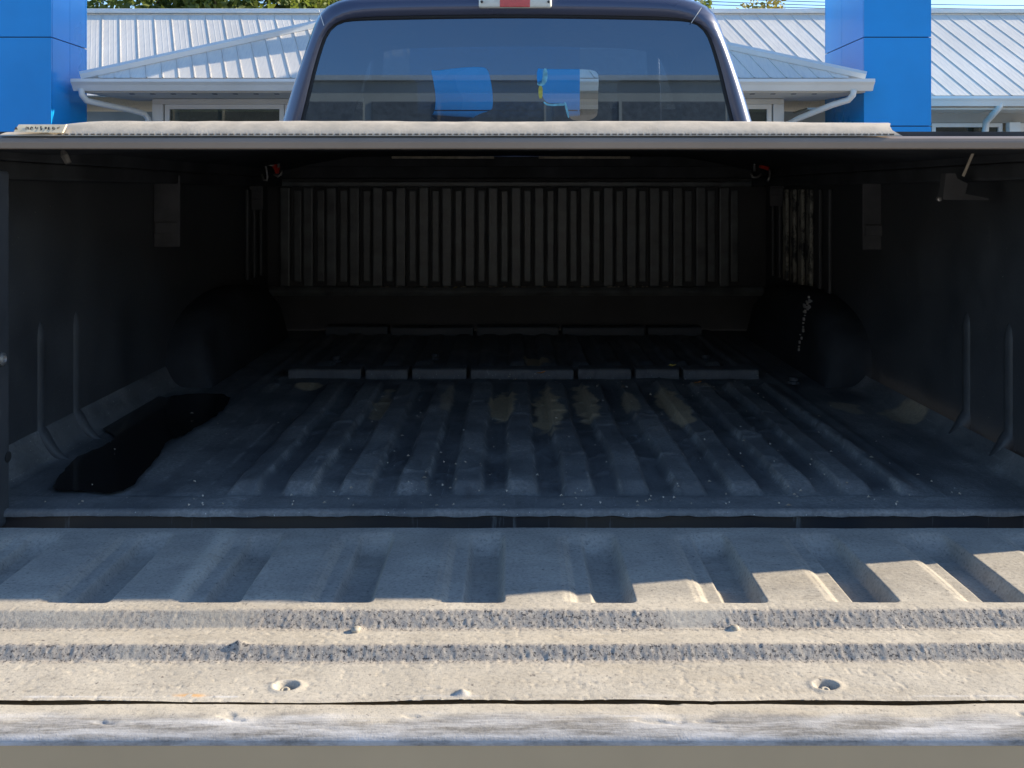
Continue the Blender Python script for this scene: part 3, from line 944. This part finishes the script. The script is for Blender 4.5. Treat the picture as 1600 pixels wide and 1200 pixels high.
# ================================================================== loose things in the bed
pud = [(80, 766), (96, 738), (112, 721), (140, 706), (172, 694), (180, 686), (172, 674), (145, 665), (148, 652), (166, 634), (186, 623), (215, 619), (255, 620), (300, 616), (345, 614), (362, 622), (352, 640), (330, 655), (308, 668), (285, 682), (258, 690), (253, 706), (238, 724), (215, 750), (196, 768), (170, 772), (140, 768), (112, 767)]
P2 = []
rj = random.Random(3)
for x, y in rounded(pud, 2):
    x += rj.gauss(0, 1.4); y += rj.gauss(0, .9)
    D = 1500 * .4395 / (y - 300); p = W(x, y, D); P2.append((p.x, p.y))
ed = [(i, (i + 1) % len(P2)) for i in range(len(P2))]
V, E_, F, *_ = delaunay_2d_cdt([Vector(p) for p in P2], ed, [], 1, 1e-5)
m = MB(); m.add([(v[0], v[1], FZ + .0012) for v in V], [tuple(f) for f in F])
tag(m.build('puddle', M['water']), 'black oily puddle spread along the left side of the bed floor', 'puddle')

def leaf(px, py, size, mat, label, h=.428):
    D = 1500 * h / (py - 300); p = W(px, py, D)
    rl = random.Random(px)
    vs = [(0, 0, 0)]
    for k in range(9):
        w = 2 * math.pi * k / 9; r = size * (1 if k % 2 else .6) * rl.uniform(.8, 1.1)
        vs.append((r * math.cos(w) * 1.2, r * math.sin(w), size * .35 * rl.uniform(0, 1.4)))
    mm = MB(); mm.add(vs, [(0, 1 + k, 1 + (k + 1) % 9) for k in range(9)])
    mm.tube([(0, 0, .001), (size * .9, -size * .9, size * .6)], .0011, 5)
    tag(mm.build('fallen_leaf', mat, loc=(p.x, p.y, p.z)), label, 'leaf', 'dry leaves lying in the truck bed')
leaf(845, 583, .010, M['leaf_orange'], 'small orange dry leaf on the floor cross rail, middle of the bed', .400)
leaf(1050, 572, .009, M['leaf_yellow'], 'small yellow dry leaf on the cross rail, right of the middle', .403)
leaf(1090, 598, .008, M['leaf_orange'], 'small brown dry leaf on the floor just below the cross rail')
leaf(711, 450, .008, M['leaf_yellow'], 'tiny pale dry leaf on the ledge under the bulkhead ribs', .305)
m = MB(); rr = random.Random(9)
for k in range(300):
    x = rr.uniform(-.68, .68); y = 1.335 + (rr.random() ** 1.7) * 1.0
    if x < -.35 and y > 1.38 and rr.random() < .8: continue
    s_ = rr.uniform(.0006, .0019); z = FZ + .004 + (.006 if y > 1.4 else 0) * rr.random()
    a = rr.uniform(0, 3.14); dx, dy = math.cos(a) * s_ * rr.uniform(1, 2.5), math.sin(a) * s_ * 1.5
    m.add([(x - dx, y - dy, z), (x + dy * .6, y - dx * .6, z + s_), (x + dx, y + dy, z), (x - dy * .6, y + dx * .6, z + s_ * 1.6)], [(0, 1, 2), (0, 2, 3), (0, 3, 1), (1, 3, 2)])
for k in range(60):
    x = rr.uniform(-.45, .5); s_ = rr.uniform(.001, .003); y = BY - .009; z = Zc(-.3035)
    m.add([(x - s_ * 2, y, z), (x + s_, y - .003, z), (x + s_ * 2, y + .004, z), (x, y, z + s_ * 1.4)], [(0, 1, 3), (1, 2, 3), (2, 0, 3)])
tag(m.build('floor_debris', M['pale_tan']), 'pale crumbs and chips scattered over the dark bed floor', 'debris', kind='stuff')

# ================================================================== the building behind
ZE = lambda d: CZ + d
bld = thing('dealership_building', 'low building with pale standing-seam metal roof and hipped porch behind the truck', 'building', (0, 13.5, 0))
def bpart(mb, name, mat, parent=bld, **kw): return mb.build(name, mat, parent, **kw)
PIT = .85; SK = -.42
# main roof
ME_Y, ME_Z, RUN = 13.0, 1.317, 1.674
rf = MB(); x0, x1 = -9.5, 12.5
rf.add([(x0, ME_Y, ZE(ME_Z) - .03), (x1, ME_Y, ZE(ME_Z) - .03), (x1, ME_Y + RUN, ZE(ME_Z + PIT * RUN) - .03), (x0, ME_Y + RUN, ZE(ME_Z + PIT * RUN) - .03), (x1, ME_Y + 2 * RUN, ZE(ME_Z) - .03), (x0, ME_Y + 2 * RUN, ZE(ME_Z) - .03)], [(0, 1, 2, 3), (3, 2, 4, 5)])
main_roof = bpart(rf, 'roof', M['roof_metal'])
def panel_mesh(w, run):
    """one standing-seam sheet: pan with two pencil ribs and a raised seam on its left edge"""
    prof = [(0, .0), (0, .009), (.013, .009), (.013, .0), (w * .36, 0), (w * .38, .0012), (w * .42, .0012), (w * .44, 0), (w * .66, 0), (w * .68, .0012), (w * .72, .0012), (w * .74, 0), (w - .004, 0)]
    n = len(prof); vs = []
    for t in (0, 1):
        for (a, h) in prof: vs.append((a + SK * run * t, run * t, PIT * run * t + h))
    return vs, [(i, i + 1, n + i + 1, n + i) for i in range(n - 1)]
PW = .262
vs, fs = panel_mesh(PW, RUN - .03)
pm = MB().add(vs, fs).mesh('roof_panel')
pm.materials.append(M['roof_metal'])
nP = int((x1 - x0 - .9) / PW)
for k in range(nP):
    o = link('roof_panel', pm, None, main_roof, loc=(x0 + .8 + k * PW, ME_Y - .02, ZE(ME_Z) - .012))
m = MB(); m.box(x0, x1, ME_Y + RUN - .09, ME_Y + RUN + .09, ZE(ME_Z + PIT * RUN) - .02, ZE(ME_Z + PIT * RUN) + .05); bpart(m, 'ridge_cap', M['white_trim'], main_roof, bevel=.02)
def gutter(xa, xb, y, ztop, name='gutter'):
    m = MB(); m.extr_x([(y - .13, ztop), (y - .135, ztop - .035), (y - .10, ztop - .07), (y - .06, ztop - .13), (y, ztop - .13), (y, ztop - .02), (y - .02, ztop - .02), (y - .06, ztop - .07), (y - .11, ztop - .01)], xa, xb)
    return bpart(m, name, M['white_trim'])
gutter(4.9, x1 - .1, ME_Y - .02, ZE(ME_Z) - .03)
m = MB(); m.box(4.0, x1 - .2, ME_Y, ME_Y + .65, ZE(ME_Z) - .20, ZE(ME_Z) - .175); bpart(m, 'soffit', M['soffit'])
# walls
m = MB(); m.box(-9.3, 12.2, ME_Y + .62, ME_Y + 4.7, ZE(.98), ZE(ME_Z) - .176); m.box(-9.3, 12.2, ME_Y + .66, ME_Y + 4.7, 0, .55)
bpart(m, 'wall', M['stucco'])
def window(xa, xb, y, za, zb, mullions=(), parent=bld):
    fr = MB(); t = .055
    fr.box(xa, xb, y - .03, y + .05, zb - t, zb); fr.box(xa, xb, y - .03, y + .05, za, za + t)
    fr.box(xa, xa + t, y - .028, y + .048, za + t, zb - t); fr.box(xb - t, xb, y - .028, y + .048, za + t, zb - t)
    for mx in mullions: fr.box(mx - t / 2, mx + t / 2, y - .026, y + .046, za + t, zb - t)
    f = bpart(fr, 'window_frame', M['white_trim'], parent)
    ed = [xa + t] + list(mullions) + [xb - t]
    for a, b in zip(ed[:-1], ed[1:]):
        g = MB(); g.box(a, b, y + .006, y + .012, za + t, zb - t); bpart(g, 'pane', M['shop_glass'], f)
window(5.95, 6.95, ME_Y + .63, .56, ZE(.975), ())
window(7.2, 8.6, ME_Y + .63, .56, ZE(.975), ())
window(8.8, 11.8, ME_Y + .63, .56, ZE(.975), (9.8, 10.8))
m = MB(); m.box(7.0, 7.15, ME_Y + .50, ME_Y + .61, 0, ZE(.98)); bpart(m, 'corner_post', M['white_trim'])
m = MB(); m.box(-9.2, 12.1, ME_Y + 2.2, ME_Y + 2.3, 0, ZE(1.0)); bpart(m, 'inner_wall', M['stucco'])
m = MB(); m.box(-5.1, -4.1, ME_Y + .55, ME_Y + .65, 0, ZE(.97)); bpart(m, 'wall_panel', M['brick_wall'])
# porch with hipped roof
PY0 = 11.0; PZ0 = 1.305
xl = (127 - 800) / 1500 * PY0; xr = (1352 - 800) / 1500 * PY0
ap = Vector((-.54, 12.506, ZE(2.585)))
back = Vector((-.54, 14.45, ZE(2.585)))
yl = 13.1
pr = MB()
pr.add([(xl, PY0, ZE(PZ0) - .02), (xr, PY0, ZE(PZ0) - .02), (ap.x, ap.y, ap.z - .02), (back.x, back.y, back.z - .02), (xl, yl, ZE(PZ0) - .02), (xr, yl, ZE(PZ0) - .02)], [(0, 1, 2), (0, 2, 3, 4), (1, 5, 3, 2)])
porch_roof = bpart(pr, 'porch_roof', M['roof_metal'])
PW2 = .183
x = xl + .02
T = ap.y - PY0
while x < xr - .2:
    # run of this sheet up to the hip on either side, measured along its skewed line
    def run_at(xx):
        best = 0
        for (hx, sgn) in ((xl, 1), (xr, -1)):
            # hip: x = hx + (ap.x-hx)*t/T ; sheet line x = xx + SK*t
            den = (ap.x - hx) / T - SK
            t = (xx - hx) / den if abs(den) > 1e-6 else 99
            if t > 0: best = t if best == 0 else min(best, t)
        return min(best, T)
    ra, rb = run_at(x), run_at(x + PW2)
    if min(ra, rb) > .03:
        m = MB()
        def P(a, t, h): return (x + a + SK * t, PY0 - .02 + t, ZE(PZ0) + PIT * t + h)
        rm = run_at(x + .02)
        m.add([P(0, 0, 0), P(0, 0, .009), P(.012, 0, .009), P(.012, 0, 0), P(PW2 - .003, 0, 0), P(0, ra, 0), P(0, ra, .009), P(.012, rm, .009), P(.012, rm, 0), P(PW2 - .003, rb, 0)],
              [(0, 1, 6, 5), (1, 2, 7, 6), (2, 3, 8, 7), (3, 4, 9, 8)])
        bpart(m, 'roof_panel', M['roof_metal'], porch_roof)
    x += PW2
for hx in (xl, xr):
    m = MB(); m.tube([(hx, PY0 - .02, ZE(PZ0) + .02), (ap.x, ap.y, ap.z + .03)], .055, 6); bpart(m, 'hip_cap', M['white_trim'], porch_roof)
gutter(xl - .06, xr + .06, PY0 - .01, ZE(PZ0) - .022)
m = MB(); m.add([(xl, PY0, ZE(PZ0) - .165), (xr, PY0, ZE(PZ0) - .165), (xr - .2, PY0 + 1.1, ZE(PZ0) - .16), (xl + .2, PY0 + 1.1, ZE(PZ0) - .16), (xl, PY0, ZE(PZ0) - .135), (xr, PY0, ZE(PZ0) - .135), (xr - .2, PY0 + 1.1, ZE(PZ0) - .13), (xl + .2, PY0 + 1.1, ZE(PZ0) - .13)], [(0, 1, 2, 3), (7, 6, 5, 4), (0, 4, 5, 1), (1, 5, 6, 2), (2, 6, 7, 3), (3, 7, 4, 0)])
bpart(m, 'porch_soffit', M['soffit'])
for i in range(34):
    xx = xl + .5 + i * .24
    if xx > xr - .4: break
    m = MB(); m.box(xx, xx + .05, PY0 + .12, PY0 + .17, ZE(PZ0) - .170, ZE(PZ0) - .1655)
    if i < 20 or i > 26: bpart(m, 'soffit_vent', M['dark_joint'])
WY = 11.75
wl = (238 - 800) / 1500 * WY; wr = (1225 - 800) / 1500 * WY
m = MB(); m.box(wl, wr, WY, WY + .12, ZE(1.075), ZE(PZ0) - .167); bpart(m, 'porch_frieze', M['soffit'])
for xx in (wl, wr - .13):
    m = MB(); m.box(xx, xx + .13, WY - .01, WY + .13, 0, ZE(1.074)); bpart(m, 'porch_post', M['white_trim'], bevel=.006)
edges = [wl + .14] + [wl + .14 + 1.47 * k for k in range(1, 5)] + [wr - .14]
for a, b in zip(edges[:-1], edges[1:]):
    window(a + .005, b - .005, WY + .05, .4, ZE(1.073))
m = MB(); m.box(wl, wr, WY + .03, WY + .1, 0, .399); bpart(m, 'porch_base', M['stucco'])
def spout(pts, D, r=.036):
    m = MB(); m.tube([W(x, y, d) for (x, y), d in zip(pts, D)], r, 8); bpart(m, 'downspout', M['white_trim'], smooth=True)
spout([(127, 138), (128, 148), (135, 157), (160, 163), (205, 172), (226, 178), (232, 186), (233, 240), (233, 400)], [10.93, 10.95, 11, 11.2, 11.5, 11.65, 11.68, 11.68, 11.68])
spout([(1334, 140), (1333, 148), (1326, 156), (1300, 164), (1250, 184), (1232, 192), (1230, 240), (1230, 400)], [10.93, 10.95, 11, 11.1, 11.5, 11.65, 11.68, 11.68])
spout([(1563, 158), (1562, 166), (1552, 178), (1541, 190), (1539, 210), (1539, 400)], [12.93, 12.95, 13.1, 13.4, 13.45, 13.45], .045)

# unseen boxes added behind the cab to shade the left column and roof sheets
shade_box = bpart(MB().box(-1.3, -.25, 11.4, 12.3, ZE(3.05), ZE(4.6)), 'roof_shade_box', M['blue_panel'])
bpart(MB().box(-1.3, -.9, 11.76, 11.95, ZE(1.75), ZE(3.049)), 'wedge_shade_block', M['blue_panel'], shade_box)

# blue clad columns
def column(name, label, x0, x1, y0, y1, ztop, zj, side_split, rot=0.0, group='blue clad columns of the building'):
    cx, cy = (x0 + x1) / 2, (y0 + y1) / 2
    t = thing(name, label, 'column', (cx, cy, 0), group)
    g = .006; dpt = .02
    m = MB(); m.box(x0 + dpt, x1 - dpt, y0 + dpt, y1 - dpt, 0, ztop - .01); objs = [m.build('core', M['dark_joint'], t)]
    zs = [0.0] + zj + [ztop]
    for za, zb in zip(zs[:-1], zs[1:]):
        fx = [x0 + dpt, x1 - dpt]
        objs.append(MB().box(x0, x1, y0, y0 + dpt - .001, za + g, zb - g).build('panel', M['blue_panel'], t))
        objs.append(MB().box(x0, x1, y1 - dpt + .001, y1, za + g, zb - g).build('panel', M['blue_panel'], t))
        sp = [y0 + dpt + g] + side_split + [y1 - dpt - g]
        for a, b in zip(sp[:-1], sp[1:]):
            objs.append(MB().box(x0, x0 + dpt - .001, a + g / 2, b - g / 2, za + g, zb - g).build('panel', M['blue_panel'], t))
            objs.append(MB().box(x1 - dpt + .001, x1, a + g / 2, b - g / 2, za + g, zb - g).build('panel', M['blue_panel'], t))
    if rot: t.rotation_euler[2] = rot
    return t
D1 = 10.6
xr_ = (80 - 800) / 1500 * D1
column('blue_column', 'wide blue panelled column at the left edge of the building, light front', xr_ - 1.5, xr_, D1, D1 + .89, 5.6, [ZE(1.71)], [D1 + .45])
D2 = 11.1
column('blue_column', 'blue panelled column at the right of the porch, beside the bare roof', (1350 - 800) / 1500 * D2, (1455 - 800) / 1500 * D2, D2, D2 + 1.38, 5.6, [ZE(.762), ZE(1.79)], [D2 + .75])
D3 = 9.3
column('blue_column', 'blue panelled entrance column seen through the torn window film', (640 - 800) / 1500 * D3, (906 - 800) / 1500 * D3, D3, D3 + .5, 5.2, [ZE(.79)], [])

# ================================================================== trees, cables
def tree(name, label, loc, h, rad, mat, nleaf, seed, leaf_s=.16, trunk_r=.22):
    t = thing(name, label, 'tree', loc, 'trees behind the building')
    r = random.Random(seed)
    m = MB()
    top_ = Vector(loc) + Vector((0, 0, h * .7))
    m.tube([loc, (loc[0] + .1, loc[1], h * .3), (loc[0] - .05, loc[1] + .1, h * .55), top_], [trunk_r, trunk_r * .75, trunk_r * .5, .05], 8)
    tips = []
    for k in range(14):
        a = r.uniform(0, 6.28); zz = h * r.uniform(.3, .6)
        e = Vector((loc[0] + math.cos(a) * rad * r.uniform(.5, .9), loc[1] + math.sin(a) * rad * r.uniform(.5, .9), h * r.uniform(.55, .95)))
        s0 = Vector((loc[0], loc[1], zz)); mid = s0.lerp(e, .5) + Vector((0, 0, -.15))
        m.tube([s0, mid, e], [trunk_r * .35, trunk_r * .2, .02], 5); tips.append(e)
    m.build('trunk', M['bark'], t)
    rs = np.random.RandomState(seed)
    cl = []
    for k in range(70):
        a = r.uniform(0, 6.28); q = math.sqrt(r.random()); zz = r.uniform(-1, 1)
        cl.append((loc[0] + math.cos(a) * q * rad * math.sqrt(1 - zz * zz * .8), loc[1] + math.sin(a) * q * rad * math.sqrt(1 - zz * zz * .8), h * .66 + zz * h * .33, r.uniform(.35, .8) * rad * .38))
    cl = np.array(cl)
    idx = rs.randint(0, len(cl), nleaf)
    dr = rs.randn(nleaf, 3); dr /= np.linalg.norm(dr, axis=1)[:, None]
    cpos = cl[idx, :3] + dr * (cl[idx, 3] * rs.rand(nleaf) ** .4)[:, None]
    a = rs.randn(nleaf, 3); a /= np.linalg.norm(a, axis=1)[:, None]
    b = np.cross(a, rs.randn(nleaf, 3)); b /= np.linalg.norm(b, axis=1)[:, None]
    s1 = (leaf_s * rs.uniform(.5, 1, nleaf))[:, None]
    v = np.stack([cpos - a * s1, cpos + b * s1 * .45, cpos + a * s1, cpos - b * s1 * .45], 1).reshape(-1, 3)
    me = bpy.data.meshes.new('crown')
    me.vertices.add(len(v)); me.vertices.foreach_set('co', v.astype(np.float32).reshape(-1))
    me.loops.add(len(v)); me.loops.foreach_set('vertex_index', np.arange(len(v), dtype=np.int32))
    me.polygons.add(nleaf); me.polygons.foreach_set('loop_start', (np.arange(nleaf) * 4).astype(np.int32))
    me.update(calc_edges=True)
    link('crown', me, mat, t)
for i, (x, y, h, rad, lab) in enumerate(((-10.6, 25, 8.0, 3.2, 'leafy green tree behind the roof ridge, next to the left blue column'), (-7.2, 24, 7.6, 2.9, 'leafy green tree behind the roof ridge, second from the left column'), (-4.6, 26, 7.8, 2.8, 'leafy green tree behind the roof ridge, just left of the truck cab'))):
    tree('leafy_tree', lab, (x, y, 0), h, rad, M['leaf_green'], 15000, 20 + i)
tree('leafy_tree', 'small green tree top just right of the truck cab', (5.0, 27, 0), 6.9, 1.0, M['leaf_green'], 5000, 31, .13, .14)
tree('leafy_tree', 'olive brown tree top above the ridge beside the right blue column', (8.6, 32, 0), 7.6, 1.7, M['leaf_olive'], 3800, 33, .15, .16)
for i, (ya, yb, lab) in enumerate(((4, 3, 'upper overhead cable crossing the sky at far right'), (9, 10, 'middle overhead cable crossing the sky at far right'), (14, 12, 'lower overhead cable crossing the sky at far right'))):
    D = 42
    pts = []
    for k in range(21):
        t = k / 20; p = W(1100 + 1200 * t, ya + (yb - ya) * t, D); pts.append((p.x, p.y, p.z - .35 * 4 * t * (1 - t) + .2))
    m = MB(); m.tube(pts, .016, 5)
    tag(m.build('overhead_cable', M['cable']), lab, 'cable', 'overhead cables')

# ================================================================== the building across the lot, mirrored in the rear window
wh = thing('long_shed', 'long flat-roofed grey building mirrored in the truck rear window', 'building', (0, -26, 0))
m = MB(); m.box(-45, 45, -30, -26, 0, 7.66); m.build('wall', M['grey_concrete'], wh)
m = MB(); m.box(-45.2, 45.2, -30.2, -25.8, 7.67, 7.84); m.build('parapet', M['white_trim'], wh)
for k in range(14):
    x = -42 + k * 6.2
    f = MB().box(x, x + 5.9, -25.995, -25.95, 3.4, 6.95).build('window', M['dark_glazing'], wh)
    MB().box(x + 2.25, x + 2.35, -25.94, -25.9, 3.4, 6.95).build('mullion', M['grey_concrete'], f)
